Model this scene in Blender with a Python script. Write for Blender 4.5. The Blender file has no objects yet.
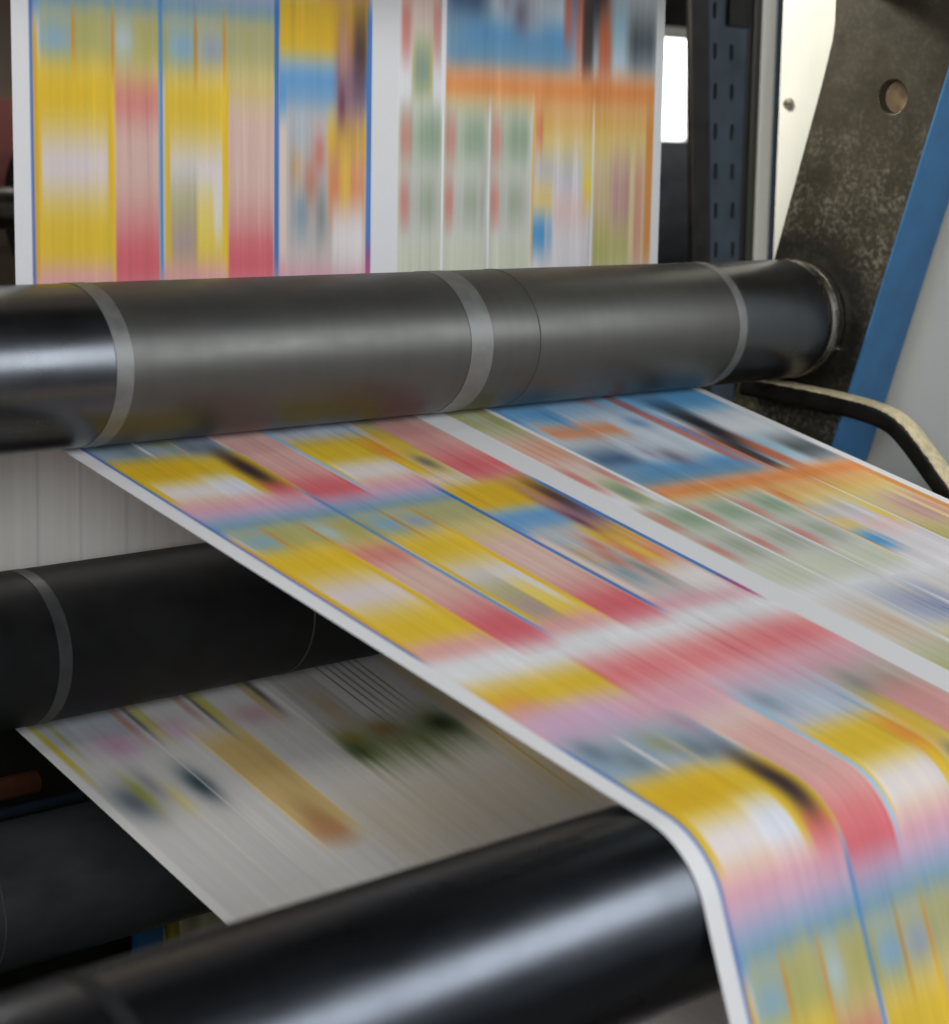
import bpy, bmesh, math, random
import numpy as np
from mathutils import Matrix, Vector

random.seed(4)
rng = np.random.default_rng(7)
scene = bpy.context.scene
COL = scene.collection

# ------------------------------------------------------------------ helpers
def lin(c):
    """sRGB 0-255 triple -> linear"""
    out = []
    for v in c:
        v = v / 255.0
        out.append(v / 12.92 if v <= 0.04045 else ((v + 0.055) / 1.055) ** 2.4)
    return out

def tag(o, label=None, cat=None, group=None, kind=None):
    if label: o['label'] = label
    if cat: o['category'] = cat
    if group: o['group'] = group
    if kind: o['kind'] = kind
    return o

def empty(name, loc, label, cat, group=None):
    o = bpy.data.objects.new(name, None)
    o.empty_display_size = 0.05
    COL.objects.link(o)
    o.location = loc
    return tag(o, label, cat, group)

def link(name, me, mat, parent=None):
    o = bpy.data.objects.new(name, me)
    COL.objects.link(o)
    if mat: me.materials.append(mat)
    if parent:
        o.parent = parent
        o.matrix_parent_inverse = Matrix.Translation(parent.location).inverted()
    return o

def from_bm(name, bm, mat, parent=None, smooth=False):
    me = bpy.data.meshes.new(name)
    bm.normal_update()
    bm.to_mesh(me); bm.free()
    if smooth:
        for p in me.polygons: p.use_smooth = True
        me.set_sharp_from_angle(angle=math.radians(35))
    return link(name, me, mat, parent)

def box_bm(bm, lo, hi, bev=0.0):
    r = bmesh.ops.create_cube(bm, size=1)
    vs = r['verts']
    for v in vs:
        v.co = Vector([lo[i] + (v.co[i] + 0.5) * (hi[i] - lo[i]) for i in range(3)])
    if bev > 0:
        es = list({e for v in vs for e in v.link_edges})
        bmesh.ops.bevel(bm, geom=es, offset=bev, segments=2, affect='EDGES', profile=0.6)

def box(name, lo, hi, mat, parent=None, bev=0.0):
    bm = bmesh.new(); box_bm(bm, lo, hi, bev)
    return from_bm(name, bm, mat, parent, smooth=bev > 0)

def lathe_x(prof, cy, cz, seg=96, closed=True):
    """revolve [(x, r), ...] around the X axis through (cy, cz)"""
    bm = bmesh.new(); rings = []
    for x, r in prof:
        rings.append([bm.verts.new((x, cy + r * math.cos(2 * math.pi * k / seg),
                                    cz + r * math.sin(2 * math.pi * k / seg))) for k in range(seg)])
    for a, b in zip(rings, rings[1:]):
        for k in range(seg):
            bm.faces.new((a[k], a[(k + 1) % seg], b[(k + 1) % seg], b[k]))
    if closed:
        bm.faces.new(rings[0]); bm.faces.new(rings[-1])
    bmesh.ops.recalc_face_normals(bm, faces=bm.faces)
    return bm

def tube(name, pts, r, mat, parent=None, seg=14, square=False, ry=None):
    """swept bar through points; square gives a rounded flat section"""
    pts = [Vector(q) for q in pts]
    bm = bmesh.new(); rings = []
    for i, q in enumerate(pts):
        t = (pts[min(i + 1, len(pts) - 1)] - pts[max(i - 1, 0)]).normalized()
        s = Vector((1, 0, 0)) - t * t.x
        if s.length < 0.2: s = Vector((0, 0, 1)) - t * t.z
        s.normalize(); u = s.cross(t)
        ring = []
        for k in range(seg):
            a = 2 * math.pi * (k + 0.5) / seg
            c, d = math.cos(a), math.sin(a)
            if square:
                c = math.copysign(abs(c) ** 0.45, c); d = math.copysign(abs(d) ** 0.45, d)
            ring.append(bm.verts.new(q + s * (r * c) + u * ((ry or r) * d)))
        rings.append(ring)
    for a, b in zip(rings, rings[1:]):
        for k in range(seg):
            bm.faces.new((a[k], a[(k + 1) % seg], b[(k + 1) % seg], b[k]))
    bm.faces.new(rings[0]); bm.faces.new(rings[-1])
    bmesh.ops.recalc_face_normals(bm, faces=bm.faces)
    return from_bm(name, bm, mat, parent, smooth=True)

def plate(name, loops, origin, ax_u, ax_v, thick, mat, parent=None, bevel=0.0):
    """flat plate with holes: loops[0] outer, others holes, in (u, v); thickness along u x v"""
    cu = bpy.data.curves.new('outline', 'CURVE')
    cu.dimensions = '2D'; cu.fill_mode = 'BOTH'
    cu.extrude = thick / 2 - bevel; cu.bevel_depth = bevel; cu.bevel_resolution = 1
    if bevel: cu.offset = -bevel
    for lp in loops:
        sp = cu.splines.new('POLY'); sp.points.add(len(lp) - 1); sp.use_cyclic_u = True
        for pt, (u, v) in zip(sp.points, lp): pt.co = (u, v, 0, 1)
    tmp = bpy.data.objects.new('outline', cu)
    COL.objects.link(tmp)
    dg = bpy.context.evaluated_depsgraph_get(); dg.update()
    me = bpy.data.meshes.new_from_object(tmp.evaluated_get(dg))
    bpy.data.objects.remove(tmp); bpy.data.curves.remove(cu)
    me.materials.clear()
    u, v = Vector(ax_u), Vector(ax_v); w = u.cross(v)
    M = Matrix(((u.x, v.x, w.x, origin[0]), (u.y, v.y, w.y, origin[1]), (u.z, v.z, w.z, origin[2]), (0, 0, 0, 1)))
    me.transform(M); me.name = name
    return link(name, me, mat, parent)

def circle(cu, cv, r, n=40):
    return [(cu + r * math.cos(2 * math.pi * k / n), cv + r * math.sin(2 * math.pi * k / n)) for k in range(n)]

def slot(cu, cv, w, h, n=8):
    r = w / 2; out = []
    for k in range(n + 1):
        a = math.pi * k / n; out.append((cu + r * math.cos(a), cv + h / 2 - r + r * math.sin(a)))
    for k in range(n + 1):
        a = math.pi + math.pi * k / n; out.append((cu + r * math.cos(a), cv - h / 2 + r + r * math.sin(a)))
    return out

# ------------------------------------------------------------------ materials
class MB:
    def __init__(s, name):
        s.m = bpy.data.materials.new(name); s.m.use_nodes = True
        s.t = s.m.node_tree; s.b = s.t.nodes['Principled BSDF']
    def n(s, kind, **kw):
        x = s.t.nodes.new(kind)
        for k, v in kw.items(): setattr(x, k, v)
        return x
    def l(s, a, b): s.t.links.new(a, b)
    def noise(s, scale, stretch=(1, 1, 1), detail=4, rough=0.55):
        tc = s.n('ShaderNodeTexCoord'); mp = s.n('ShaderNodeMapping')
        mp.inputs['Scale'].default_value = stretch
        nz = s.n('ShaderNodeTexNoise'); nz.inputs['Scale'].default_value = scale
        nz.inputs['Detail'].default_value = detail; nz.inputs['Roughness'].default_value = rough
        s.l(tc.outputs['Object'], mp.inputs['Vector']); s.l(mp.outputs['Vector'], nz.inputs['Vector'])
        return nz.outputs['Fac']
    def ramp(s, fac, stops):
        r = s.n('ShaderNodeValToRGB'); e = r.color_ramp.elements
        while len(e) < len(stops): e.new(0.5)
        for el, (p, c) in zip(e, stops):
            el.position = p; el.color = (*lin(c), 1) if len(c) == 3 else (*c[:3], 1)
        s.l(fac, r.inputs['Fac']); return r.outputs['Color']
    def maprange(s, fac, a, b, c, d):
        r = s.n('ShaderNodeMapRange')
        for i, v in enumerate((a, b, c, d)): r.inputs[i + 1].default_value = v
        s.l(fac, r.inputs[0]); return r.outputs[0]

def mat(name, c1, c2, scale=20, stretch=(1, 1, 1), rough=0.5, metal=0.0, rvar=0.08, bump=0.0, spec=0.5, detail=4):
    M = MB(name)
    nz = M.noise(scale, stretch, detail)
    M.l(M.ramp(nz, [(0.3, c1), (0.7, c2)]), M.b.inputs['Base Color'])
    M.l(M.maprange(nz, 0.3, 0.7, rough - rvar, rough + rvar), M.b.inputs['Roughness'])
    M.b.inputs['Metallic'].default_value = metal
    M.b.inputs['Specular IOR Level'].default_value = spec
    if bump:
        bp = M.n('ShaderNodeBump'); bp.inputs['Strength'].default_value = bump; bp.inputs['Distance'].default_value = 0.002
        M.l(nz, bp.inputs['Height']); M.l(bp.outputs['Normal'], M.b.inputs['Normal'])
    return M.m

def roller_metal(name, dull, bright, r_dull, r_bright, m_dull=1.0, x0=0.02, x1=0.89):
    """turned steel: duller where the sheet runs, brighter past its edges"""
    M = MB(name)
    tc = M.n('ShaderNodeTexCoord'); sx = M.n('ShaderNodeSeparateXYZ')
    M.l(tc.outputs['Object'], sx.inputs[0])
    def step(v, lo, hi):
        return M.maprange(v, lo, hi, 0, 1)
    a = step(sx.outputs['X'], x0 - 0.004, x0 + 0.004)
    b = M.maprange(sx.outputs['X'], x1 - 0.004, x1 + 0.004, 1, 0)
    mul = M.n('ShaderNodeMath', operation='MULTIPLY'); M.l(a, mul.inputs[0]); M.l(b, mul.inputs[1])
    ring = M.noise(1.0, (55, 2.0, 2.0), 6)
    smear = M.noise(9.0, (1, 3, 3), 3)
    mx = M.n('ShaderNodeMix', data_type='RGBA')
    M.l(mul.outputs[0], mx.inputs['Factor'])
    mx.inputs['A'].default_value = (*lin(bright), 1); mx.inputs['B'].default_value = (*lin(dull), 1)
    hs = M.n('ShaderNodeHueSaturation'); M.l(mx.outputs['Result'], hs.inputs['Color'])
    M.l(M.maprange(ring, 0.3, 0.7, 0.95, 1.05), hs.inputs['Value'])
    M.l(hs.outputs['Color'], M.b.inputs['Base Color'])
    ro = M.n('ShaderNodeMix', data_type='FLOAT'); M.l(mul.outputs[0], ro.inputs['Factor'])
    ro.inputs['A'].default_value = r_bright; ro.inputs['B'].default_value = r_dull
    ad = M.n('ShaderNodeMath', operation='ADD'); M.l(ro.outputs['Result'], ad.inputs[0])
    M.l(M.maprange(smear, 0.3, 0.7, -0.05, 0.05), ad.inputs[1])
    M.l(ad.outputs[0], M.b.inputs['Roughness'])
    M.l(M.maprange(mul.outputs[0], 0, 1, 1.0, m_dull), M.b.inputs['Metallic'])
    return M.m

def ink_paper(name):
    M = MB(name)
    at = M.n('ShaderNodeAttribute', attribute_name='ink')
    fib = M.noise(900, (1, 1, 1), 2)
    hs = M.n('ShaderNodeHueSaturation'); M.l(at.outputs['Color'], hs.inputs['Color'])
    M.l(M.maprange(fib, 0.3, 0.7, 0.975, 1.02), hs.inputs['Value'])
    M.l(hs.outputs['Color'], M.b.inputs['Base Color'])
    M.b.inputs['Roughness'].default_value = 0.62
    M.b.inputs['Specular IOR Level'].default_value = 0.35
    return M.m

def emit(name, c, s):
    M = MB(name); M.b.inputs['Base Color'].default_value = (*lin(c), 1)
    nz = M.noise(2.0)
    M.l(M.ramp(nz, [(0.2, c), (0.8, (255, 255, 255))]), M.b.inputs['Emission Color'])
    M.b.inputs['Emission Strength'].default_value = s
    return M.m

m_roll1 = roller_metal('satin_steel', (98, 98, 96), (92, 95, 100), 0.45, 0.31, 0.86)
m_roll2 = mat('black_rubber', (24, 25, 27), (33, 34, 36), 30, (1, 1, 1), 0.55, 0.0, 0.05, spec=0.2)
m_roll3 = mat('worn_black_coating', (56, 59, 62), (72, 74, 76), 16, (1, 2, 2), 0.46, 0.0, 0.06, spec=0.5)
m_roll4 = roller_metal('dark_polished_steel', (84, 88, 95), (84, 88, 95), 0.30, 0.30)
m_band = mat('pale_worn_ring', (120, 121, 121), (136, 137, 136), 60, (1, 1, 1), 0.5, 0.7, 0.05)
m_band_dk = mat('dim_worn_ring', (62, 64, 66), (78, 80, 82), 60, (1, 1, 1), 0.5, 0.2, 0.05)
m_collar = mat('bright_turned_steel', (150, 146, 138), (190, 186, 176), 50, (4, 1, 1), 0.28, 1.0, 0.08)
m_shaft = mat('oily_steel', (60, 58, 55), (90, 88, 84), 30, (1, 1, 1), 0.4, 1.0)
m_paper = ink_paper('printed_newsprint')
m_blue = mat('blue_machine_paint', (42, 98, 146), (54, 114, 164), 22, (1, 1, 1), 0.5, 0.0, 0.06)
m_panel = mat('pale_grey_paint', (196, 200, 198), (214, 216, 212), 9, (1, 1, 0.25), 0.45, 0.0, 0.05)
m_tray = mat('blue_grey_channel', (50, 61, 70), (63, 75, 86), 20, (1, 1, 1), 0.5, 0.2)
m_dark = mat('dark_machine_metal', (26, 25, 22), (40, 38, 34), 24, (1, 1, 1), 0.5, 0.3)
m_alu = mat('brushed_aluminium', (196, 193, 182), (212, 209, 198), 40, (1, 1, 0.06), 0.45, 0.15)
m_alu2 = mat('dark_trim_metal', (58, 56, 48), (74, 72, 62), 40, (1, 1, 0.06), 0.4, 0.4)
m_navy = mat('navy_strip_paint', (30, 40, 54), (38, 50, 66), 20, (1, 1, 1), 0.5, 0.1)
m_plug = mat('rusty_plug', (134, 112, 84), (168, 146, 114), 60, (1, 1, 1), 0.6, 0.1, 0.08, bump=0.3)
m_bar = mat('black_bar_paint', (20, 19, 17), (34, 32, 28), 40, (1, 1, 1), 0.35, 0.2)
m_screw = mat('zinc_screw', (120, 116, 104), (160, 156, 142), 80, (1, 1, 1), 0.4, 0.7)
m_wall = mat('grimy_wall', (52, 48, 42), (70, 65, 57), 3, (1, 1, 1), 0.85, 0.0)
m_floor = mat('oily_concrete', (50, 48, 45), (74, 70, 65), 5, (1, 1, 1), 0.6, 0.0, 0.15)
m_ceil = mat('dull_ceiling', (70, 70, 68), (84, 84, 82), 4, (1, 1, 1), 0.9, 0.0)
m_cab = mat('brown_cabinet_paint', (128, 114, 98), (150, 134, 116), 6, (1, 1, 0.3), 0.55, 0.0)
m_red = mat('dull_red_paint', (150, 84, 78), (164, 96, 88), 8, (1, 1, 1), 0.5, 0.0)
m_yel = mat('yellow_hose_rubber', (150, 134, 30), (176, 158, 42), 20, (1, 1, 1), 0.5, 0.0)
m_cop = mat('copper_pipe_metal', (120, 74, 52), (150, 96, 70), 20, (1, 1, 1), 0.4, 0.7)
m_beige = mat('beige_box_paint', (190, 184, 150), (206, 200, 168), 12, (1, 1, 1), 0.6, 0.0)
m_pane = emit('daylit_pane', (250, 252, 255), 4.0)

# cast plate: dark olive grey with pale scuffs lower down, worn
def cast_plate():
    M = MB('cast_iron_plate')
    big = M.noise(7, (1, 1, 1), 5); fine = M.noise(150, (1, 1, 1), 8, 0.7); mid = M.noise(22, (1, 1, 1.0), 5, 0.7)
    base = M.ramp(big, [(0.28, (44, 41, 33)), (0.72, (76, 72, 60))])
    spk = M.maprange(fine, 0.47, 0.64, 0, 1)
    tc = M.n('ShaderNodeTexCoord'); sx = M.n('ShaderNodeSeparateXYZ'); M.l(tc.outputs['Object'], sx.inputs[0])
    up = M.maprange(sx.outputs['Z'], 0.10, 0.26, 1.0, 0.12)      # scuffs fade out towards the top of the plate
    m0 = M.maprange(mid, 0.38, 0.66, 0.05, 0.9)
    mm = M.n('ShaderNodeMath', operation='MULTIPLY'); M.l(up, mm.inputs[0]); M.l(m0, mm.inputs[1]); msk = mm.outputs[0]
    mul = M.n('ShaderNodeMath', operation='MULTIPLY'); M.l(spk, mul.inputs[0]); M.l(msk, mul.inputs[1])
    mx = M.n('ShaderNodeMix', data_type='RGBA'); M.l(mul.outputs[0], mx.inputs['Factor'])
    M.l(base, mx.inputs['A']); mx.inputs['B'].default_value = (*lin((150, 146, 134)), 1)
    # black grease thrown out round the shaft of the top roller
    cb = M.n('ShaderNodeCombineXYZ'); M.l(sx.outputs['Y'], cb.inputs['Y']); M.l(sx.outputs['Z'], cb.inputs['Z'])
    ln = M.n('ShaderNodeVectorMath', operation='LENGTH'); M.l(cb.outputs[0], ln.inputs[0])
    ad = M.n('ShaderNodeMath', operation='MULTIPLY_ADD'); M.l(mid, ad.inputs[0]); ad.inputs[1].default_value = -0.09; M.l(ln.outputs['Value'], ad.inputs[2])
    gr = M.maprange(ad.outputs[0], 0.045, 0.085, 0.9, 0.0)
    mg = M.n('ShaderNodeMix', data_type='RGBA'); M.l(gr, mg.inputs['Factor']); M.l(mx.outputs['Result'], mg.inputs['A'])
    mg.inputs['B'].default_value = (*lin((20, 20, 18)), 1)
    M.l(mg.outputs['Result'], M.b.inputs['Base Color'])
    M.l(M.maprange(mid, 0.3, 0.7, 0.34, 0.58), M.b.inputs['Roughness'])
    M.b.inputs['Metallic'].default_value = 0.35
    bp = M.n('ShaderNodeBump'); bp.inputs['Strength'].default_value = 0.15; bp.inputs['Distance'].default_value = 0.002
    M.l(fine, bp.inputs['Height']); M.l(bp.outputs['Normal'], M.b.inputs['Normal'])
    return M.m
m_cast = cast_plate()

# dusty top of the bar: pale dust settles on upward faces (a real deposit, sits on the top face only)
m_dust = mat('settled_paper_dust', (186, 174, 140), (220, 208, 174), 120, (1, 1, 1), 0.8, 0.0, 0.05, bump=0.6)

# ------------------------------------------------------------------ geometry constants (metres)
R = 0.0729                         # every guide roller
Y2, Z2 = 0.0869, -0.2710
Y3, Z3 = 0.1835, -0.5490
Y4, Z4 = -0.6638, -0.3268
Y5, Z5 = 0.2329, -0.0620           # turns the lower sheet, behind the top roller
Y6, Z6 = -0.5570, -0.6420          # below the front roller
W = 0.90
EPS = 0.0011
XL, XR = -0.76, 1.0
ARM_X = 1.085
PANEL_X = 1.20
FLOOR = -1.30

# ------------------------------------------------------------------ sheet paths
def arc(cy, cz, r, a0, a1, n):
    return [(cy + r * math.cos(math.radians(a0 + (a1 - a0) * k / n)),
             cz + r * math.sin(math.radians(a0 + (a1 - a0) * k / n))) for k in range(n + 1)]

def resample(pts, step):
    out = [pts[0]]
    for a, b in zip(pts, pts[1:]):
        d = math.dist(a, b); n = max(1, int(math.ceil(d / step)))
        for k in range(1, n + 1):
            t = k / n; out.append((a[0] + (b[0] - a[0]) * t, a[1] + (b[1] - a[1]) * t))
    s = [0.0]
    for a, b in zip(out, out[1:]): s.append(s[-1] + math.dist(a, b))
    return np.array(out), np.array(s)

RW = R + EPS
TH = 104.855                       # tangent angle where the sheet meets the front roller
# upper sheet: down behind the top roller, under it, across, over the front roller, down
upper = [(RW, 1.05), (RW, 0.0)] + arc(0, 0, RW, 0, TH - 180, 40)[1:] + arc(Y4, Z4, RW, TH, 161, 34)
ty, tz = -math.sin(math.radians(161)), math.cos(math.radians(161))
e = upper[-1]; upper.append((e[0] + ty * 1.02, e[1] + tz * 1.02))
A2 = 18.655
# lower sheet: from the back over the turning roller, down, under the black roller, forward, over the low roller, down
lower = [(0.70, -0.13)]
a_in = 74.0
lower += arc(Y5, Z5, RW, a_in, 180, 30) + arc(Y2, Z2, RW, 0, -(90 - A2), 36) + arc(Y6, Z6, RW, 90 + A2, 180, 24)
lower.append((lower[-1][0], FLOOR + 0.01))

# ------------------------------------------------------------------ print
def sst(v, a, b):
    t = np.clip((v - a) / (b - a), 0, 1); return t * t * (3 - 2 * t)

class Print:
    soft = 2.0
    def __init__(self, X, S, paper=(226, 226, 228)):
        self.X, self.S = X, S
        self.c = np.empty(X.shape + (3,)); self.c[:] = paper
        xs = np.linspace(-0.05, 1.0, 1200)
        def n1(k):
            kn = rng.uniform(-1, 1, k); return np.interp(xs, np.linspace(-0.05, 1.0, k), kn)
        self.na = np.interp(X, xs, 0.35 * n1(60) + 0.4 * n1(160) + 0.35 * n1(420))
        self.nb = np.interp(X, xs, 0.5 * n1(45) + 0.5 * n1(200))
        self.mod = 0.65 + 0.35 * np.sin(S * 37 + 9 * self.nb)
    def mask(self, x0, x1, s0, s1, sx, ss, wob=0.0):
        s = self.S + wob * self.na if wob else self.S
        return (sst(self.X, x0 - sx, x0 + sx) * (1 - sst(self.X, x1 - sx, x1 + sx)) *
                sst(s, s0 - ss, s0 + ss) * (1 - sst(s, s1 - ss, s1 + ss)))
    def blk(self, x0, x1, s0, s1, col, a=1.0, sx=0.0012, ss=0.012, streak=0.0, wob=0.0):
        m = self.mask(x0, x1, s0, s1, sx, ss * self.soft, wob) * a
        if streak: m = m * np.clip(1 - streak * (0.5 + 0.5 * self.na * self.mod * 1.6), 0, 1)
        self.c += (np.array(col, float) - self.c) * m[..., None]
    def dab(self, x, s, wx, ws, col, a=1.0):
        m = a * np.exp(-((self.X - x) / wx) ** 2 - ((self.S - s) / ws) ** 2)
        self.c += (np.array(col, float) - self.c) * m[..., None]
    def grain(self, amt):
        self.c *= (1 + amt * self.na * self.mod)[..., None]

def _lin(c):
    c = np.clip(c / 255.0, 0, 1)
    return np.where(c <= 0.04045, c / 12.92, ((c + 0.055) / 1.055) ** 2.4)

YEL, DYEL = (224, 188, 50), (220, 178, 36)
WHT, PINK, RED = (228, 220, 228), (224, 172, 168), (220, 92, 98)
LIL, BLUE, FRAME = (206, 172, 200), (110, 160, 208), (44, 108, 192)
OLV, BGR, ORG = (160, 154, 80), (146, 166, 182), (230, 138, 72)

def newspaper(X, S):
    """one printed page pair, repeated every 0.63 m along the sheet"""
    U = (S + 0.036) % 0.63 - 0.036
    p = Print(X, U)
    E = 0.0
    # ---- left page -------------------------------------------------------
    p.blk(.019, .432, -.010, .572, (226, 206, 196), ss=.007)
    # head of the page
    p.blk(.021, .150, -.006, .040, YEL, ss=.012)
    p.blk(.019, .060, .020, .046, (226, 120, 110), .6, ss=.012, sx=.02)
    p.blk(.145, .432, -.008, .050, (228, 112, 118), ss=.014, sx=.004, streak=.4)
    p.blk(.019, .432, .044, .092, (222, 160, 182), ss=.016, streak=.35)
    p.blk(.019, .115, .044, .092, LIL, ss=.014, sx=.02)
    # grey blue picture row
    p.blk(.019, .160, .090, .158, BGR, ss=.014, wob=.012)
    for x, s, c in ((.040, .105, (104, 120, 138)), (.060, .128, (118, 134, 140)), (.100, .118, (150, 150, 110)),
                    (.125, .135, (110, 122, 130)), (.148, .100, (180, 150, 168)), (.090, .148, (168, 176, 190))):
        p.dab(x, s, .012, .018, c, .8)
    p.blk(.074, .078, .098, .152, (236, 230, 226), .9, ss=.008)
    p.blk(.112, .115, .105, .16, (224, 190, 120), .7, ss=.008)
    p.blk(.225, .340, .080, .150, (164, 184, 206), ss=.02, wob=.02, streak=.3)
    p.blk(.340, .432, .085, .180, (158, 160, 150), ss=.02, wob=.02, streak=.5)
    p.dab(.250, .100, .014, .020, (128, 146, 166), .7); p.dab(.30, .12, .014, .02, (196, 206, 222), .7)
    p.dab(.365, .115, .012, .03, (120, 124, 120), .7); p.dab(.40, .13, .012, .03, (150, 132, 108), .7)
    # upper pair of panels
    p.blk(.021, .166, .158, .250, YEL, ss=.010)
    p.blk(.021, .108, .158, .206, DYEL, ss=.012)
    p.blk(.030, .122, .208, .252, WHT, ss=.010, streak=.15)
    p.blk(.085, .122, .205, .250, (216, 222, 236), .8, ss=.012, sx=.006)
    p.blk(.136, .158, .150, .242, (52, 36, 44), .95, ss=.022, sx=.010)
    p.blk(.132, .162, .232, .268, (216, 90, 96), .9, ss=.010, sx=.005)
    p.blk(.166, .226, .118, .280, (224, 166, 160), ss=.012, streak=.5)
    p.blk(.166, .226, .226, .274, (214, 92, 96), .75, ss=.022, streak=.25)
    p.blk(.233, .330, .150, .250, YEL, ss=.010)
    p.blk(.236, .312, .206, .254, WHT, ss=.010, streak=.15)
    p.blk(.310, .345, .165, .206, (230, 140, 60), .8, ss=.012, sx=.008)
    p.blk(.330, .362, .160, .255, (224, 196, 90), .9, ss=.012, sx=.005, streak=.3)
    p.dab(.345, .225, .010, .02, (96, 92, 96), .75)
    p.blk(.362, .430, .120, .285, (224, 150, 148), ss=.014, streak=.5)
    p.blk(.362, .430, .215, .275, (218, 84, 90), .85, ss=.02, streak=.3)
    p.blk(.338, .364, .13, .20, (222, 184, 60), .8, ss=.012, sx=.006)
    # pink to blue bands
    p.blk(.019, .310, .252, .282, (224, 160, 176), ss=.010, streak=.2)
    p.blk(.166, .226, .240, .278, (216, 84, 92), .75, ss=.012)
    p.blk(.019, .310, .276, .298, (182, 160, 200), .9, ss=.010)
    p.blk(.019, .310, .293, .322, (112, 156, 192), ss=.009)
    p.blk(.030, .308, .314, .368, (172, 168, 110), ss=.010, wob=.01)
    for x0, x1, c in ((.028, .063, (146, 178, 198)), (.068, .104, (178, 174, 100)), (.112, .130, (166, 190, 196)),
                      (.132, .158, (182, 174, 100)), (.172, .202, (144, 180, 206)), (.206, .236, (176, 184, 184)), (.242, .266, (172, 172, 130)), (.270, .300, (176, 172, 130))):
        p.blk(x0, x1, .322, .366, c, .85, ss=.014, sx=.004, streak=.4)
    for x, s, c in ((.045, .345, (132, 168, 194)), (.19, .345, (124, 166, 202)), (.225, .345, (136, 150, 180)), (.12, .34, (184, 198, 200))):
        p.dab(x, s, .014, .016, c, .7)
    for x in (.0655, .109, .205, .240):
        p.blk(x - .0018, x + .0018, .318, .392, (206, 134, 40), .85, ss=.01)
    # lower panels, first and third column
    p.blk(.0235, .107, .368, .556, YEL, ss=.014)
    p.blk(.1105, .1605, .360, .400, (206, 190, 110), .9, ss=.012)
    p.blk(.168, .243, .368, .556, YEL, ss=.014)
    p.blk(.243, .3015, .360, .402, (208, 190, 110), .9, ss=.012)
    p.blk(.0235, .107, .368, .416, (224, 186, 36), .8)
    p.blk(.0295, .1025, .424, .486, (218, 206, 216), ss=.016, streak=.12)
    p.blk(.174, .237, .430, .492, (220, 212, 220), ss=.016, streak=.12)
    p.blk(.174, .206, .468, .545, (174, 172, 140), .9, ss=.016, sx=.004, streak=.3)
    p.blk(.176, .204, .508, .548, (176, 150, 160), .8, ss=.012, sx=.004)
    p.blk(.207, .225, .480, .54, (232, 214, 120), .8, ss=.014, sx=.003, streak=.3)
    p.blk(.226, .237, .470, .53, (226, 222, 226), .8, ss=.014, sx=.003)
    p.blk(.1105, .1605, .384, .560, (212, 172, 160), ss=.010, streak=.5)
    p.blk(.1105, .1605, .380, .410, (216, 104, 100), .85, ss=.014, streak=.3)
    p.blk(.1105, .1605, .505, .566, (214, 88, 98), .9, ss=.024, streak=.25)
    p.blk(.2445, .3015, .392, .560, (212, 174, 162), ss=.016, streak=.45)
    p.blk(.2445, .3015, .510, .566, (212, 88, 98), .9, ss=.024, streak=.25)
    p.blk(.019, .432, .548, .573, (224, 150, 172), .8, ss=.009, streak=.15)
    p.blk(.1105, .1605, .53, .568, (214, 92, 102), .8, ss=.010)
    p.blk(.2445, .3015, .53, .568, (214, 92, 102), .8, ss=.010)
    # fifth column: people
    p.blk(.309, .427, .284, .348, DYEL, ss=.010)
    p.blk(.309, .427, .350, .402, (100, 158, 208), ss=.010)
    p.blk(.318, .427, .392, .550, (192, 184, 184), ss=.016, streak=.35)
    for x, s, wx, ws, c, a in ((.335, .42, .014, .02, (170, 190, 200), .8), (.350, .47, .010, .026, (200, 120, 90), .75),
                               (.338, .50, .010, .026, (120, 150, 164), .8), (.365, .50, .008, .03, (120, 132, 130), .7),
                               (.362, .44, .008, .02, (206, 110, 90), .7), (.330, .455, .008, .02, (206, 160, 100), .6)):
        p.dab(x, s, wx, ws, c, a)
    p.blk(.372, .427, .404, .448, (226, 190, 60), ss=.012, sx=.003, streak=.2)
    p.blk(.374, .424, .440, .505, (226, 140, 88), ss=.016, sx=.004, streak=.3)
    p.blk(.390, .404, .41, .50, (232, 196, 70), .8, ss=.016, sx=.005)
    p.blk(.380, .422, .498, .556, (234, 226, 226), ss=.014, sx=.004, streak=.2)
    p.blk(.384, .424, .312, .415, (150, 92, 100), .9, ss=.024, sx=.008, streak=.3)
    p.blk(.408, .426, .300, .372, (58, 42, 50), .85, ss=.022, sx=.006)
    p.blk(.388, .400, .300, .36, (188, 142, 120), .8, ss=.016, sx=.005)
    p.blk(.388, .396, .375, .405, (96, 44, 66), .8, ss=.012, sx=.004)
    # coloured frame lines
    p.blk(.0185, .0222, .270, .568, (66, 98, 178), .85, ss=.008)
    p.blk(.0225, .0262, .33, .556, (222, 170, 30), ss=.01)
    p.blk(.0185, .0220, .09, .27, (60, 110, 190), ss=.008)
    p.blk(.1612, .1660, .258, .560, (74, 138, 196), .85, ss=.012)
    p.blk(.228, .2325, .09, .262, (150, 196, 224), ss=.010)
    p.blk(.3025, .3085, .284, .560, FRAME, .85, ss=.012)
    p.blk(.4262, .4330, .290, .560, FRAME, .85, ss=.012)
    p.blk(.4262, .4330, .535, .576, (186, 66, 120), .8, ss=.010)
    p.blk(.1065, .1105, .37, .556, (230, 186, 30), .9, ss=.012)
    p.blk(.2405, .2445, .37, .556, (230, 186, 30), .9, ss=.012)
    # ---- right page ------------------------------------------------------
    p.blk(.472, .885, -.02, .100, (216, 210, 204), ss=.012, streak=.5)
    p.blk(.548, .640, -.015, .062, (104, 124, 178), .8, ss=.018, sx=.010, streak=.9, wob=.03)
    p.blk(.480, .530, .010, .075, (214, 186, 152), .8, ss=.018, sx=.006, streak=.5)
    p.blk(.54, .70, .070, .105, (226, 196, 90), .7, ss=.014, streak=.4)
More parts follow.
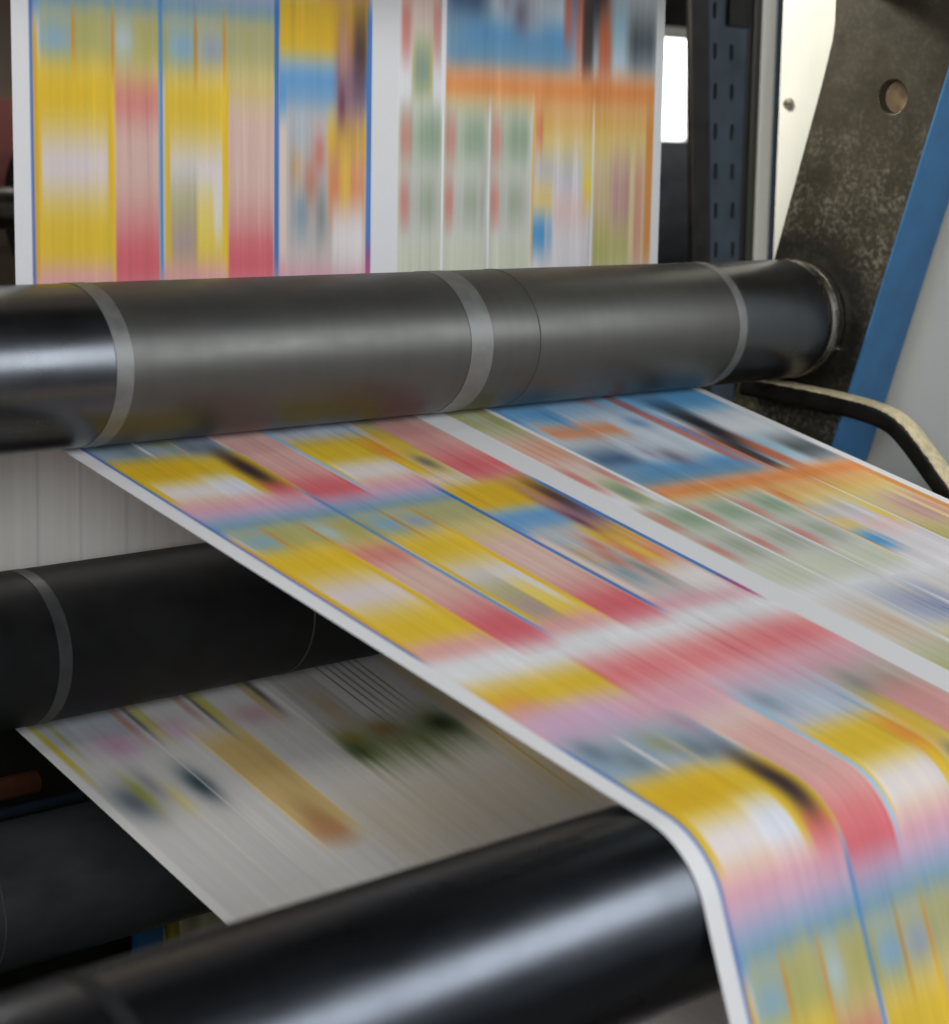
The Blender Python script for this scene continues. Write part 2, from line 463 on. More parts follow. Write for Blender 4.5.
    p.blk(.66, .885, .00, .07, (190, 190, 200), .8, ss=.02, sx=.01, streak=.7)
    p.blk(.474, .532, .090, .190, (170, 170, 104), ss=.02, streak=.4, wob=.01)
    p.blk(.490, .512, .10, .17, (196, 200, 176), .8, ss=.02, sx=.004, streak=.4)
    p.blk(.474, .532, .198, .272, (224, 146, 110), .9, ss=.016, streak=.6)
    p.blk(.474, .532, .275, .312, (222, 186, 168), .9, ss=.014, streak=.6)
    p.blk(.490, .520, .318, .382, (176, 176, 90), .85, ss=.014, sx=.003, streak=.3)
    p.blk(.494, .515, .330, .37, (122, 148, 150), .8, ss=.014, sx=.004)
    p.blk(.474, .488, .28, .34, (206, 110, 100), .7, ss=.012, sx=.004); p.blk(.520, .532, .28, .34, (206, 120, 108), .6, ss=.012, sx=.003)
    # big picture
    p.blk(.540, .885, .096, .345, (188, 204, 218), ss=.010, streak=.3)
    p.blk(.540, .885, .100, .172, (86, 158, 214), .9, ss=.016, wob=.02, streak=.3)
    p.blk(.62, .72, .13, .25, (206, 214, 224), .75, ss=.02, sx=.02)
    p.blk(.552, .660, .180, .220, (228, 146, 96), .95, ss=.012, sx=.006, wob=.01)
    p.blk(.540, .66, .215, .25, (190, 200, 210), .8, ss=.012, sx=.02)
    p.blk(.540, .600, .250, .300, (54, 84, 122), .9, ss=.016, sx=.016)
    p.blk(.560, .740, .292, .334, (92, 152, 200), .95, ss=.010, sx=.02)
    p.blk(.540, .572, .29, .345, (110, 150, 180), .8, ss=.012, sx=.01)
    p.dab(.655, .285, .014, .022, (104, 92, 112), .75); p.dab(.63, .27, .010, .02, (150, 150, 170), .7)
    p.dab(.70, .19, .016, .018, (104, 150, 196), .7); p.dab(.69, .12, .01, .02, (206, 120, 120), .6)
    p.blk(.660, .690, .270, .305, (170, 168, 176), .8, ss=.014, sx=.01, streak=.5)
    p.blk(.724, .740, .100, .320, (196, 92, 74), .85, ss=.02, sx=.005, streak=.3)
    p.blk(.738, .752, .19, .30, (86, 130, 200), .7, ss=.02, sx=.003)
    p.blk(.744, .764, .230, .345, (200, 96, 60), .95, ss=.02, sx=.005, streak=.3)
    p.blk(.756, .774, .25, .352, (60, 46, 42), .9, ss=.02, sx=.004)
    p.blk(.768, .806, .160, .295, (30, 30, 34), .95, ss=.03, sx=.012)
    p.blk(.784, .806, .265, .352, (206, 98, 58), .95, ss=.02, sx=.005, streak=.3)
    p.blk(.800, .884, .190, .270, (226, 230, 234), .85, ss=.02, sx=.012)
    p.blk(.815, .884, .120, .165, (96, 170, 220), .8, ss=.016, sx=.012)
    p.blk(.806, .835, .26, .32, (150, 190, 206), .8, ss=.014, sx=.01)
    p.blk(.835, .885, .275, .335, (48, 56, 58), .9, ss=.018, sx=.012, streak=.3)
    p.blk(.540, .74, .318, .350, (92, 140, 172), .7, ss=.010, sx=.02)
    # orange band and what hangs under it
    p.blk(.538, .885, .346, .384, ORG, ss=.010, streak=.12)
    p.blk(.538, .678, .376, .402, (214, 180, 104), .9, ss=.012, streak=.2)
    p.blk(.678, .885, .378, .425, (226, 156, 70), .95, ss=.016, streak=.3)
    p.blk(.471, .676, .392, .576, (206, 208, 198), ss=.012)
    for x0 in (.474, .540, .6105):
        p.blk(x0, x0 + .060, .398, .444, (158, 174, 146), .9, ss=.014, sx=.004, streak=.5)
        p.blk(x0, x0 + .016, .398, .444, (206, 140, 126), .85, ss=.012, sx=.004)
        p.blk(x0 + .03, x0 + .060, .402, .436, (128, 158, 128), .6, ss=.014, sx=.008)
        p.blk(x0, x0 + .062, .466, .512, (178, 180, 170), .9, ss=.012, sx=.004, streak=.6)
        p.blk(x0, x0 + .014, .466, .512, (206, 130, 120), .8, ss=.012, sx=.004)
        p.blk(x0 + .03, x0 + .05, .47, .508, (150, 168, 140), .7, ss=.012, sx=.004, streak=.4)
        p.blk(x0, x0 + .062, .535, .57, (206, 210, 184), .8, ss=.012, sx=.004)
    p.blk(.678, .885, .420, .576, (214, 208, 212), ss=.014, streak=.4)
    p.blk(.678, .885, .405, .446, (230, 200, 70), .85, ss=.016, sx=.003, streak=.7)
    p.blk(.682, .694, .39, .43, (208, 90, 66), .6, ss=.014, sx=.003)
    p.blk(.680, .725, .438, .470, (170, 176, 200), .8, ss=.012, sx=.003, streak=.7)
    p.blk(.727, .760, .432, .478, (150, 162, 196), .7, ss=.014, sx=.006, streak=.9)
    p.blk(.762, .780, .45, .495, (236, 206, 60), .9, ss=.014, sx=.003)
    p.blk(.680, .712, .470, .500, (232, 196, 90), .9, ss=.012, sx=.003, streak=.3)
    p.blk(.714, .770, .480, .515, (226, 178, 164), .8, ss=.014, sx=.003, streak=.5)
    p.blk(.678, .700, .505, .545, (70, 148, 204), .9, ss=.010, sx=.003)
    p.blk(.702, .712, .505, .545, (130, 170, 206), .8, ss=.010, sx=.003)
    p.blk(.782, .882, .440, .570, (206, 176, 120), .9, ss=.018, sx=.003, streak=.6)
    p.blk(.812, .850, .440, .53, (176, 120, 136), .75, ss=.02, sx=.006, streak=.7)
    p.blk(.782, .845, .520, .57, (176, 182, 96), .8, ss=.016, sx=.006, streak=.4)
    p.blk(.845, .852, .43, .56, (236, 220, 160), .8, ss=.016, sx=.002)
    p.blk(.872, .885, .380, .56, (214, 140, 70), .9, ss=.016, sx=.002)
    p.blk(.854, .868, .44, .56, (206, 128, 108), .7, ss=.02, sx=.003, streak=.4)
    for x in (.5365, .6075, .6765, .7785):
        p.blk(x - .0016, x + .0016, .385, .576, (234, 234, 234), .95, ss=.012, sx=.001)
    p.blk(.676, .680, .39, .56, (212, 160, 80), .7, ss=.012, sx=.001)
    p.blk(.533, .5395, .08, .39, (232, 232, 234), 1, ss=.01, sx=.001)
    # gutters, margins and the white bar between impressions stay clean
    p.grain(.09)
    clean = (226, 226, 228)
    p.blk(.434, .470, -1, 1, clean, sx=.0012)
    p.blk(-.1, .018, -1, 1, clean, sx=.0012)
    p.blk(.8855, 1.1, -1, 1, clean, sx=.0012)
    return p.c

def supplement(X, S):
    """print and painted beige bounce on the lower sheet (s measured from where it leaves the black roller)"""
    p = Print(X, S, paper=(222, 220, 216))
    p.blk(.012, .60, .0, .36, (212, 212, 212), ss=.02, streak=.3)
    p.blk(.020, .118, .018, .075, (178, 186, 196), ss=.018, streak=.5)
    p.blk(.012, .020, .02, .12, (206, 186, 60), .85, ss=.02, sx=.002)
    p.blk(.030, .036, .02, .085, (166, 160, 70), .7, ss=.02, sx=.003)
    p.dab(.078, .082, .026, .022, (190, 126, 166), .55)
    p.dab(.035, .172, .018, .030, (84, 96, 110), .85); p.dab(.050, .16, .008, .03, (156, 160, 60), .75)
    p.dab(.112, .168, .013, .030, (52, 74, 84), .95); p.dab(.078, .182, .008, .026, (226, 212, 140), .9)
    p.dab(.066, .15, .008, .03, (150, 152, 156), .8)
    p.blk(.116, .118, .02, .31, (232, 230, 228), .9, ss=.02, sx=.0012)
    p.blk(.079, .082, .20, .31, (226, 224, 222), .8, ss=.02, sx=.0012)
    p.blk(.104, .112, .02, .075, (190, 120, 90), .7, ss=.02, sx=.003)
    p.blk(.118, .124, .015, .08, (50, 52, 50), .7, ss=.02, sx=.003)
    p.blk(.124, .136, .02, .085, (186, 176, 56), .85, ss=.018, sx=.003, streak=.3)
    p.dab(.150, .078, .020, .020, (190, 140, 168), .5)
    p.blk(.180, .190, .015, .07, (180, 130, 120), .6, ss=.02, sx=.003)
    p.blk(.159, .217, .100, .285, (216, 182, 106), .9, ss=.014, streak=.12)
    p.blk(.172, .198, .225, .285, (150, 104, 60), .6, ss=.018, sx=.006, streak=.5)
    p.blk(.162, .200, .262, .292, (190, 120, 80), .6, ss=.012, sx=.006)
    p.blk(.156, .160, .09, .30, (226, 214, 180), .9, ss=.02, sx=.001)
    p.blk(.214, .218, .10, .30, (230, 220, 180), .9, ss=.02, sx=.001)
    p.blk(.196, .201, .015, .09, (60, 58, 56), .8, ss=.02, sx=.003)
    p.blk(.200, .214, .018, .095, (190, 180, 60), .8, ss=.018, sx=.003, streak=.4)
    p.dab(.245, .080, .030, .018, (190, 128, 150), .5)
    p.blk(.272, .281, .015, .075, (70, 60, 48), .8, ss=.02, sx=.004)
    p.blk(.262, .272, .02, .085, (190, 160, 80), .7, ss=.02, sx=.003)
    p.blk(.287, .291, .02, .30, (234, 232, 228), .95, ss=.02, sx=.0012)
    p.blk(.300, .355, .020, .130, (182, 180, 176), ss=.02, streak=.4)
    p.blk(.320, .345, .07, .125, (184, 150, 112), .7, ss=.02, sx=.006, streak=.4)
    p.blk(.294, .452, .145, .205, (92, 110, 48), .95, ss=.022, sx=.008, wob=.02, streak=.35)
    p.dab(.36, .15, .016, .016, (150, 110, 64), .75); p.dab(.315, .155, .012, .016, (150, 130, 50), .7)
    p.dab(.43, .165, .018, .018, (40, 56, 24), .8); p.dab(.305, .178, .014, .018, (52, 72, 34), .8)
    for k in range(6):
        x = .372 + .011 * k
        p.blk(x, x + .0022, .018, .125 - .004 * k, (44, 46, 48), .75, ss=.02, sx=.001)
    p.blk(.300, .304, .20, .31, (226, 222, 210), .8, ss=.02, sx=.0012)
    p.blk(.362, .365, .20, .31, (222, 216, 200), .7, ss=.02, sx=.0012)
    p.blk(.455, .60, .02, .34, (214, 198, 160), .9, ss=.02, sx=.004, streak=.2)  # beige bounce from the upper sheet, painted into the paper colour
    p.blk(.4755, .4795, .18, .30, (206, 168, 60), .9, ss=.02, sx=.001)
    p.blk(.218, .46, .235, .36, (214, 204, 182), .8, ss=.03, sx=.02, streak=.2)  # same reflected beige, painted in weaker further left
    # thin grey rules on the unprinted run
    for x in (.075, .125, .18, .30):
        p.blk(x, x + .003, -.60, -.05, (198, 198, 200), .7, ss=.02, sx=.001)
    p.grain(.05)
    p.blk(-.1, .011, -9, 9, (226, 226, 226), sx=.001)
    return p.c

def sheet(name, path, sref, fn, nx, step, label):
    P, s = resample(path, step)
    s = s - sref(P, s)
    xs = np.linspace(0, W, nx)
    n = len(P)
    co = np.zeros((n, nx, 3)); co[..., 0] = xs[None, :]; co[..., 1] = P[:, 0:1]; co[..., 2] = P[:, 1:2]
    X = np.broadcast_to(xs[None, :], (n, nx)); S = np.broadcast_to(s[:, None], (n, nx))
    col = np.ones((n, nx, 4), np.float32); col[..., :3] = _lin(fn(X, S))
    idx = np.arange(n * nx).reshape(n, nx)
    q = np.stack([idx[:-1, :-1], idx[:-1, 1:], idx[1:, 1:], idx[1:, :-1]], -1).reshape(-1, 4)
    me = bpy.data.meshes.new(name)
    me.vertices.add(n * nx); me.vertices.foreach_set('co', co.reshape(-1))
    me.loops.add(q.size); me.loops.foreach_set('vertex_index', q.reshape(-1).astype(np.int32))
    me.polygons.add(len(q)); me.polygons.foreach_set('loop_start', np.arange(0, q.size, 4, dtype=np.int32))
    me.polygons.foreach_set('use_smooth', np.ones(len(q), bool))
    me.update(calc_edges=True)
    a = me.attributes.new('ink', 'FLOAT_COLOR', 'POINT'); a.data.foreach_set('color', col.reshape(-1))
    o = link(name, me, m_paper)
    return tag(o, label, 'printed paper')

def ref_upper(P, s):   # s = 0 at the top roller's axis height on the way down
    i = int(np.argmin(np.hypot(P[:, 0] - RW, P[:, 1]))); return s[i]
def ref_lower(P, s):   # s = 0 where the sheet leaves the black roller
    a = math.radians(-(90 - A2))
    i = int(np.argmin(np.hypot(P[:, 0] - (Y2 + RW * math.cos(a)), P[:, 1] - (Z2 + RW * math.sin(a))))); return s[i]

sheet('paper_web', upper, ref_upper, newspaper, 520, 0.0042,
      'long colour newspaper sheet passing under the grey top roller and over the front roller')
sheet('paper_web', lower, ref_lower, supplement, 380, 0.005,
      'lower shaded greyish printed sheet coming out under the black middle roller')

# ------------------------------------------------------------------ rollers
def roller(cy, cz, body, label, bands=(), x0=XL, x1=XR, collar=False, group=None, shaft_to=ARM_X):
    t = empty('guide_roller', (x0, cy, cz), label, 'roller', group)
    c = 0.004
    from_bm('roller_body', lathe_x([(x0, R - c), (x0 + c, R), (x1 - c, R), (x1, R - c)], cy, cz, 128), body, t, True)
    for (a, b, m) in bands:
        r = R + 0.0005
        from_bm('guide_band', lathe_x([(a, R - .001), (a + .0004, r), (b - .0004, r), (b, R - .001)], cy, cz, 128), m, t, True)
    if collar:
        from_bm('end_groove', lathe_x([(x1, R - .006), (x1 + .006, R - .006)], cy, cz, 96), m_dark, t, True)
        from_bm('end_collar', lathe_x([(x1 + .005, R - .012), (x1 + .006, R - .001), (x1 + .013, R + .0005), (x1 + .0145, R - .005),
                                       (x1 + .0165, R - .0055), (x1 + .0185, R - .001), (x1 + .030, R - .0015), (x1 + .031, R - .014)],
                                      cy, cz, 96), m_collar, t, True)
        bm = bmesh.new()
        a = math.radians(207)
        box_bm(bm, (x1 + .006, cy + (R - .006) * math.cos(a) - .003, cz + (R - .006) * math.sin(a) - .004),
               (x1 + .030, cy + R * math.cos(a) + .001, cz + R * math.sin(a) + .004), .001)
        from_bm('collar_lug', bm, m_collar, t, True)
    from_bm('shaft', lathe_x([(x1 - .002, .022), (shaft_to - .0005, .022)], cy, cz, 40), m_shaft, t, True)
    from_bm('shaft', lathe_x([(XL - .0495, .022), (x0 + .002, .022)], cy, cz, 40), m_shaft, t, True)
    return t

roller(0, 0, m_roll1, 'grey steel top roller with pale rings, lying across the middle of the press', 
       ((.004, .023, m_band), (.437, .469, m_band), (.5385, .5405, m_band_dk), (.874, .889, m_band)), x1=1.053, collar=True)
roller(Y2, Z2, m_roll2, 'black middle roller with one grey ring, below the grey top roller',
       ((0.000, .0145, m_band_dk), (.305, .308, m_band_dk)), x1=1.053)
roller(Y3, Z3, m_roll3, 'dark roller with a thin pale ring, lowest at the left edge under the greyish sheet',
       ((-.0012, .0012, m_band),), x1=1.053)
roller(Y4, Z4, m_roll4, 'glossy dark front roller with a long bright highlight, carrying the colour sheet over',
       ((-.452, -.440, m_roll2),), x1=1.10, shaft_to=PANEL_X)
roller(Y5, Z5, m_roll2, 'black turning roller behind the grey top roller', (), x1=1.10, shaft_to=PANEL_X)
roller(Y6, Z6, m_roll3, 'dark low roller below the front roller, under the greyish sheet', (), x1=1.10, shaft_to=PANEL_X)

# ------------------------------------------------------------------ slanted cast arm at the right
arm = empty('support_arm', (ARM_X, 0.2, FLOOR), 'dark scuffed cast iron arm with a round hole and blue front edge', 'machine arm')
SL = -0.3035
def leftY(z):
    return 0.038 + (z - 0.077) * SL if z < 0.284 else -0.036
def rightY(z): return -0.146 + (z - 0.125) * -0.306
out = [(leftY(-.95), -.95), (leftY(.077), .077), (-.021, .284), (-.034, .336), (-.0365, .36), (-.034, .80), (rightY(.80), .80),
       (rightY(-.95), -.95)]
# plate lies in the YZ plane: u = -Y so that the visible side faces -X
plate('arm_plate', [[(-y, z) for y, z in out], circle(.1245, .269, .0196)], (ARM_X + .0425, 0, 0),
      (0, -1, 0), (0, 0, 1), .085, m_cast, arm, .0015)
from_bm('hole_plug', lathe_x([(ARM_X + .014, .0192), (ARM_X + .02, .0192)], -.1245, .269, 40), m_plug, arm)
bm = bmesh.new()
z0, z1 = -.949, .799
nrm = Vector((0, -1, SL * 1.0)).normalized()
vs = []
for x in (ARM_X - .0002, ARM_X + .0852):
    for z in (z0, z1):
        vs.append((x, rightY(z) + .001, z))
ring = [bm.verts.new(Vector(v)) for v in (vs[0], vs[2], vs[3], vs[1])]
ring2 = [bm.verts.new(v.co + nrm * .0026) for v in ring]
bm.faces.new(ring); bm.faces.new(ring2)
for k in range(4): bm.faces.new((ring[k], ring[(k + 1) % 4], ring2[(k + 1) % 4], ring2[k]))
bmesh.ops.recalc_face_normals(bm, faces=bm.faces)
from_bm('blue_edge', bm, m_blue, arm)['label'] = 'blue painted front edge'
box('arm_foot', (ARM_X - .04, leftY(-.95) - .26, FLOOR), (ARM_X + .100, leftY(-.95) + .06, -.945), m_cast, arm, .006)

# ------------------------------------------------------------------ pale side panel behind the arm
pan = empty('machine_cover', (PANEL_X, 0, FLOOR), 'pale grey painted steel side panel behind the slanted arm', 'machine panel')
po = [(.127, -1.30), (.127, .95), (-.55, .95), (-.55, -.12), (-1.00, -.25), (-1.00, -1.30)]
plate('panel_sheet', [[(-y, z) for y, z in po]], (PANEL_X + .006, 0, 0), (0, -1, 0), (0, 0, 1), .012, m_panel, pan, .001)
from_bm('screw', lathe_x([(PANEL_X - .0045, .004), (PANEL_X - .004, .0065), (PANEL_X - .001, .0078), (PANEL_X + .001, .0078)], .111, .266, 28), m_screw, pan, True)
box('screw_slot', (PANEL_X - .0052, .1048, .2653), (PANEL_X - .0042, .1172, .2667), m_dark, [c for c in pan.children if c.name.startswith('screw')][0])

# ------------------------------------------------------------------ upright slotted channel and rails behind
ch = empty('slotted_channel', (1.36, .36, FLOOR), 'upright blue grey channel with two columns of slots', 'cable channel')
def lean(z): return 1.3475 - .065 * (z - .05)          # the channel stands slightly out of plumb
def strip(name, x0, x1, y, z0, z1, depth, m, parent, b0=None, b1=None):
    b0 = x0 if b0 is None else b0; b1 = x1 if b1 is None else b1
    return plate(name, [[(b0, z0), (b1, z0), (x1, z1), (x0, z1)]], (0, y + depth / 2, 0), (1, 0, 0), (0, 0, 1), depth, m, parent, .0008)
ZB, ZT = -.45, .95
loops = [[(lean(ZB), ZB), (1.4165, ZB), (1.4165, ZT), (lean(ZT), ZT)]]
for k in range(0, 13):
    z = .065 + .0561 * k
    loops.append(slot(lean(z) + .0155, z, .0082, .0235))
    loops.append(slot(1.402 - .07 * (z - .057) if z < .4 else 1.376, z, .0082, .0235))
plate('channel_face', loops, (0, .352, 0), (1, 0, 0), (0, 0, 1), .003, m_tray, ch)
strip('channel_back', lean(ZT) + .002, 1.4345, .376, ZB, ZT, .004, m_dark, ch, lean(ZB) + .002, 1.4345)
strip('cover_strip', 1.366, 1.4160, .3435, .382, ZT, .006, m_dark, ch)
box('channel_foot', (1.285, .345, FLOOR), (1.4805, .385, ZB), m_dark, ch, .002)
po_ = strip('post', lean(ZT) - .041, lean(ZT) - .001, .347, ZB + .0005, ZT, .010, m_dark, None, lean(ZB) - .041, lean(ZB) - .001)
tag(po_, 'black upright post left of the blue grey slotted channel', 'post')
rl = empty('upright_rail', (1.463, .355, FLOOR), 'pale brushed aluminium upright rail right of the slotted channel', 'rail')
box('rail_body', (1.4460, .346, ZB + .0005), (1.4800, .362, ZT), m_alu, rl, .002)
box('rail_gasket', (1.4175, .350, ZB + .0005), (1.4285, .360, ZT), m_dark, rl, .001)
box('rail_lip', (1.4285, .347, ZB + .0005), (1.4460, .360, ZT), m_alu2, rl, .001)
box('cable_duct', (1.4815, .350, FLOOR), (1.506, .360, ZT), m_navy, None, .002)
tag(bpy.data.objects['cable_duct'], 'narrow dark blue upright strip between the aluminium rail and the pale panel', 'strip')

# ------------------------------------------------------------------ bent guard bar
gb = empty('guard_bar', (1.062, .05, -.092), 'bent black guard bar with dusty top at the right edge', 'bar')
def smooth(P, n=3):
    for _ in range(n):
        Q = [P[0]]
        for a, b in zip(P, P[1:]):
            Q += [(a[0] * .75 + b[0] * .25, a[1] * .75 + b[1] * .25), (a[0] * .25 + b[0] * .75, a[1] * .25 + b[1] * .75)]
        P = Q + [P[-1]]
    return P
path = [(.060, -.088), (.019, -.0915), (-.03, -.0945), (-.08, -.0985), (-.120, -.1035), (-.145, -.1085), (-.163, -.115), (-.180, -.127),
        (-.200, -.146), (-.239, -.186), (-.32, -.268), (-.42, -.37)]
path = smooth(path)
tube('bar', [(1.068, y, z) for y, z in path], .0150, m_bar, gb, 20, True, .0125)
dpts = [(1.068, y, z + .0128) for y, z in path[1:]]
bm = bmesh.new(); prev = None
offs = []
for i, q in enumerate(dpts):
    a = Vector(dpts[max(i - 1, 0)]); b = Vector(dpts[min(i + 1, len(dpts) - 1)])
    t = (b - a).normalized(); n_ = Vector((1, 0, 0)).cross(t); n_ = n_ if n_.z > 0 else -n_
    c = Vector((1.068, path[i + 1][0], path[i + 1][1]))
    row = []
    for k, (dx, dn) in enumerate(((-.0135, .0095), (-.012, .0124), (-.007, .0134), (.007, .0136), (.0125, .0124), (.0138, .0095))):
        row.append(bm.verts.new(c + Vector((dx, 0, 0)) + n_ * (dn + random.uniform(-.0002, .0004))))
    if prev:
        for k in range(5): bm.faces.new((prev[k], prev[k + 1], row[k + 1], row[k]))
    prev = row
bmesh.ops.recalc_face_normals(bm, faces=bm.faces)
from_bm('dust_layer', bm, m_dust, gb, True)['label'] = 'pale dust on the upper side'
tube('bar_foot', [(1.068, -.412, -.362), (1.10, -.42, -.37), (PANEL_X - .0005, -.42, -.37)], .011, m_bar, gb)
tube('bar_bracket', [(1.068, .052, -.088), (ARM_X - .0005, .052, -.088)], .010, m_bar, gb)

# ------------------------------------------------------------------ left frame (beyond the picture, carries the rollers)
fr = empty('roller_stand', (XL - .05, 0, FLOOR), 'dark steel side frame at the far left end of the rollers', 'machine frame')
fo = [(.36, -1.30), (.36, .12), (-.04, .12), (-.04, .50), (-.20, .50), (-.20, .0), (-.30, -.18), (-.80, -.24), (-.80, -1.30)]
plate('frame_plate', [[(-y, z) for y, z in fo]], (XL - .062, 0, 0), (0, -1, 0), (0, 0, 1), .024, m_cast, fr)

# unseen beam added to shade the sheet top, between left stand and cast arm
cbm = empty('shade_beam', (0, -.12, .37), 'unseen dark beam added to shade the top of the hanging colour sheet', 'beam')
box('beam_body', (XL - .0495, -.16, .412), (ARM_X - .0005, -.08, .48), m_dark, cbm, .006)
box('shade_flange', (XL - .0495, -.175, .402), (ARM_X - .0005, -.065, .412), m_dark, cbm, .002)

# ------------------------------------------------------------------ background
def struct(o, label=None):
    o['kind'] = 'structure'; return o
struct(box('floor', (-3.5, -4.0, FLOOR - .1), (5.5, 3.2, FLOOR), m_floor))
struct(box('ceiling', (-3.5, -4.0, 2.6), (5.5, 3.2, 2.7), m_ceil))
wl = plate('wall_back', [[(-3.5, FLOOR), (5.5, FLOOR), (5.5, 2.6), (-3.5, 2.6)], [(3.1, .245), (4.02, .245), (4.02, .62), (3.1, .62)]],
           (0, 2.55, 0), (1, 0, 0), (0, 0, 1), .1, m_wall)
struct(wl)
struct(box('wall_right', (5.4, -4.0, FLOOR), (5.5, 2.5, 2.6), m_wall))
wf = plate('window_1', [[(3.1, .245), (4.02, .245), (4.02, .62), (3.1, .62)], [(3.13, .262), (3.985, .262), (3.985, .595), (3.13, .595)]],
           (0, 2.56, 0), (1, 0, 0), (0, 0, 1), .05, m_alu)
struct(wf)
pn = box('window_pane', (3.128, 2.563, .260), (3.987, 2.568, .597), m_pane, wf)

# press unit behind: roller, beam
bt = empty('press_cylinder', (.4, 1.0, .11), 'dark background cylinder seen between the hanging sheet and the black post', 'roller')
from_bm('cylinder_body', lathe_x([(.66, .116), (.664, .12), (2.396, .12), (2.40, .116)], 1.0, .110, 96), m_roll3, bt, True)
from_bm('shaft', lathe_x([(2.39, .03), (2.52, .03)], 1.0, .11, 32), m_shaft, bt, True)
from_bm('shaft', lathe_x([(.45, .03), (.67, .03)], 1.0, .11, 32), m_shaft, bt, True)
sb = empty('press_stand', (2.55, 1.0, FLOOR), 'dark far press stand behind the slotted channel', 'machine frame')
box('stand_plate', (2.52, .75, FLOOR), (2.60, 1.25, .95), m_dark, sb, .004)
ls = box('end_stand', (.40, .80, FLOOR), (.45, 1.25, .58), m_dark, None, .004)
tag(ls, 'dark near end stand of the far press cylinder, behind the hanging colour sheet', 'machine frame')
tb = empty('tie_beam', (1.5, 1.2, .44), 'dark far beam seen above the bright window, left of the black post', 'beam')
box('beam_body', (.45, 1.17, .455), (2.52, 1.24, .58), m_dark, tb, .004)
box('beam_lip', (.45, 1.165, .435), (2.52, 1.2, .4545), m_alu, tb, .002)
cb = empty('control_cabinet', (.5, 1.8, FLOOR), 'dim brown cabinet far behind at the left edge', 'cabinet')
box('cabinet_body', (.35, 1.7, FLOOR), (1.25, 2.1, 1.2), m_cab, cb, .006)
box('cabinet_door', (.40, 1.688, .02), (1.2, 1.7, 1.12), m_cab, cb, .003)
box('warning_panel', (.8, 1.68, .09), (1.16, 1.688, .28), m_red, cb, .002)

# low clutter seen between the rollers at the left
box('junction_box', (.364, .39, -1.0), (.398, .412, -.66), m_blue, None, .004)
tag(bpy.data.objects['junction_box'], 'small dim blue box in the gap above the front roller', 'box')
yh = empty('air_hose', (.41, .40, -.80), 'yellow hose beside the small blue box', 'hose')
tube('hose', [(.426 + .012 * math.sin(k * .5), .40, -.991 + .031 * k) for k in range(13)], .009, m_yel, yh)
tube('hose_clip', [(.417, .40, -.700), (.4168, .40, -.690)], .012, m_dark, yh)
box('terminal_box', (.452, .38, -1.0), (.60, .50, -.67), m_beige, None, .006)
tag(bpy.data.objects['terminal_box'], 'dull beige box next to the yellow hose under the greyish sheet', 'box')
mp = empty('mounting_rail', (.2, .46, -.70), 'dark steel shelf holding small boxes and hose behind the rollers', 'shelf')
box('shelf', (-.70, .34, -1.02), (1.03, .52, -1.0), m_dark, mp)
box('shelf_leg', (-.70, .34, FLOOR), (-.66, .52, -1.02), m_dark, mp)
box('shelf_leg', (.99, .34, FLOOR), (1.03, .52, -1.02), m_dark, mp)
tube('supply_pipe', [(-.76 + .0822 * k, .40, -.514) for k in range(13)], .013, m_cop)
tag(bpy.data.objects['supply_pipe'], 'dim copper brown pipe at the left edge above the lowest roller', 'pipe')
tube('supply_pipe', [(-.78 + .08 * k, .36, -.528) for k in range(14)], .006, m_navy)
tag(bpy.data.objects['supply_pipe.001'], 'thin blue pipe just above the lowest roller', 'pipe')
box('back_plate', (-.76, .55, FLOOR), (1.08, .57, -.22), m_dark)
tag(bpy.data.objects['back_plate'], 'black steel back plate behind the lower rollers', 'plate')

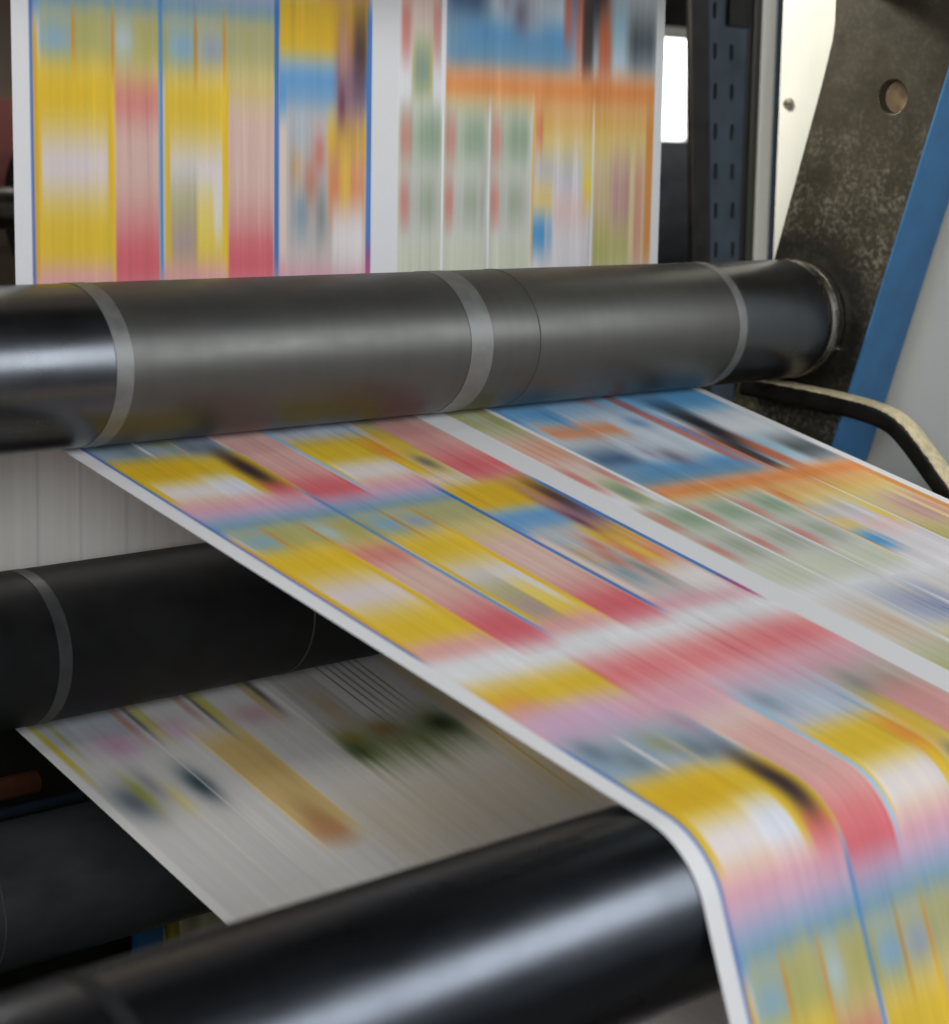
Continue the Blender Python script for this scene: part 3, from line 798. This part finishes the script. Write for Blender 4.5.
# ------------------------------------------------------------------ lights
def area(name, loc, target, sx, sy, power, col=(1, 1, 1)):
    L = bpy.data.lights.new(name, 'AREA'); L.shape = 'RECTANGLE'; L.size = sx; L.size_y = sy
    L.energy = power; L.color = col
    o = bpy.data.objects.new(name, L); COL.objects.link(o); o.location = loc
    o.rotation_euler = (Vector(target) - Vector(loc)).to_track_quat('-Z', 'Y').to_euler()
    return o
area('daylight_window', (1.9, -2.75, .90), (0, -.4, -.2), 2.3, 1.05, 46, (.95, .98, 1.0))
area('back_fill', (1.4, 1.75, 2.5), (1.0, 1.6, 0), 1.2, .8, 45, (1, .96, .9))  # unseen fill, added to brighten the cabinet and back wall
area('top_fill', (-1.7, -.5, 2.45), (.4, -.3, 0), 1.6, 1.0, 34, (1, .99, .97))  # unseen overhead fill, added to lift the upper sheet
area('left_fill', (-1.95, -2.4, 0.75), (0.3, 0, -.1), 1.5, 1.2, 46, (.97, .99, 1.0))  # unseen fill from the left, added to brighten paper and side panel
def spot(name, loc, tgt, power, deg, col):
    sp = bpy.data.lights.new(name, 'SPOT'); sp.energy = power; sp.color = col; sp.spot_size = math.radians(deg); sp.spot_blend = .8
    sp.shadow_soft_size = .06
    so = bpy.data.objects.new(name, sp); COL.objects.link(so); so.location = loc
    so.rotation_euler = (Vector(tgt) - Vector(loc)).to_track_quat('-Z', 'Y').to_euler()
spot('machine_lamp', (.80, .40, .66), (1.2, .04, .24), 30, 75, (1.0, .93, .76))
spot('panel_fill', (.25, -.95, .95), (1.2, -.30, .16), 14, 40, (1.0, .93, .80))  # unseen warm spot, added to brighten the front of the side panel

w = bpy.data.worlds.new('hall'); scene.world = w; w.use_nodes = True
w.node_tree.nodes['Background'].inputs['Color'].default_value = (.55, .57, .60, 1)
w.node_tree.nodes['Background'].inputs['Strength'].default_value = .30

# ------------------------------------------------------------------ camera
cam = bpy.data.cameras.new('camera'); co = bpy.data.objects.new('camera', cam); COL.objects.link(co)
r_ = Vector((0.7043309, -0.70966416, 0.01716837)); u_ = Vector((0.10377647, 0.12686166, 0.98647684)); f_ = Vector((0.70224527, 0.69302445, -0.16299903))
Mx = Matrix(((r_.x, u_.x, -f_.x, -1.0704389), (r_.y, u_.y, -f_.y, -1.56908065), (r_.z, u_.z, -f_.z, 0.18392757), (0, 0, 0, 1)))
co.matrix_world = Mx
cam.sensor_fit = 'HORIZONTAL'; cam.sensor_width = 36; cam.lens = 36 * 2115.43 / 949
cam.clip_start = .05
cam.dof.use_dof = True; cam.dof.focus_distance = 2.1; cam.dof.aperture_fstop = 6.0
scene.camera = co
scene.view_settings.view_transform = 'Standard'
scene.view_settings.look = 'None'
scene.view_settings.gamma = 1
scene.view_settings.exposure = -0.03
scene.view_settings.use_curve_mapping = False
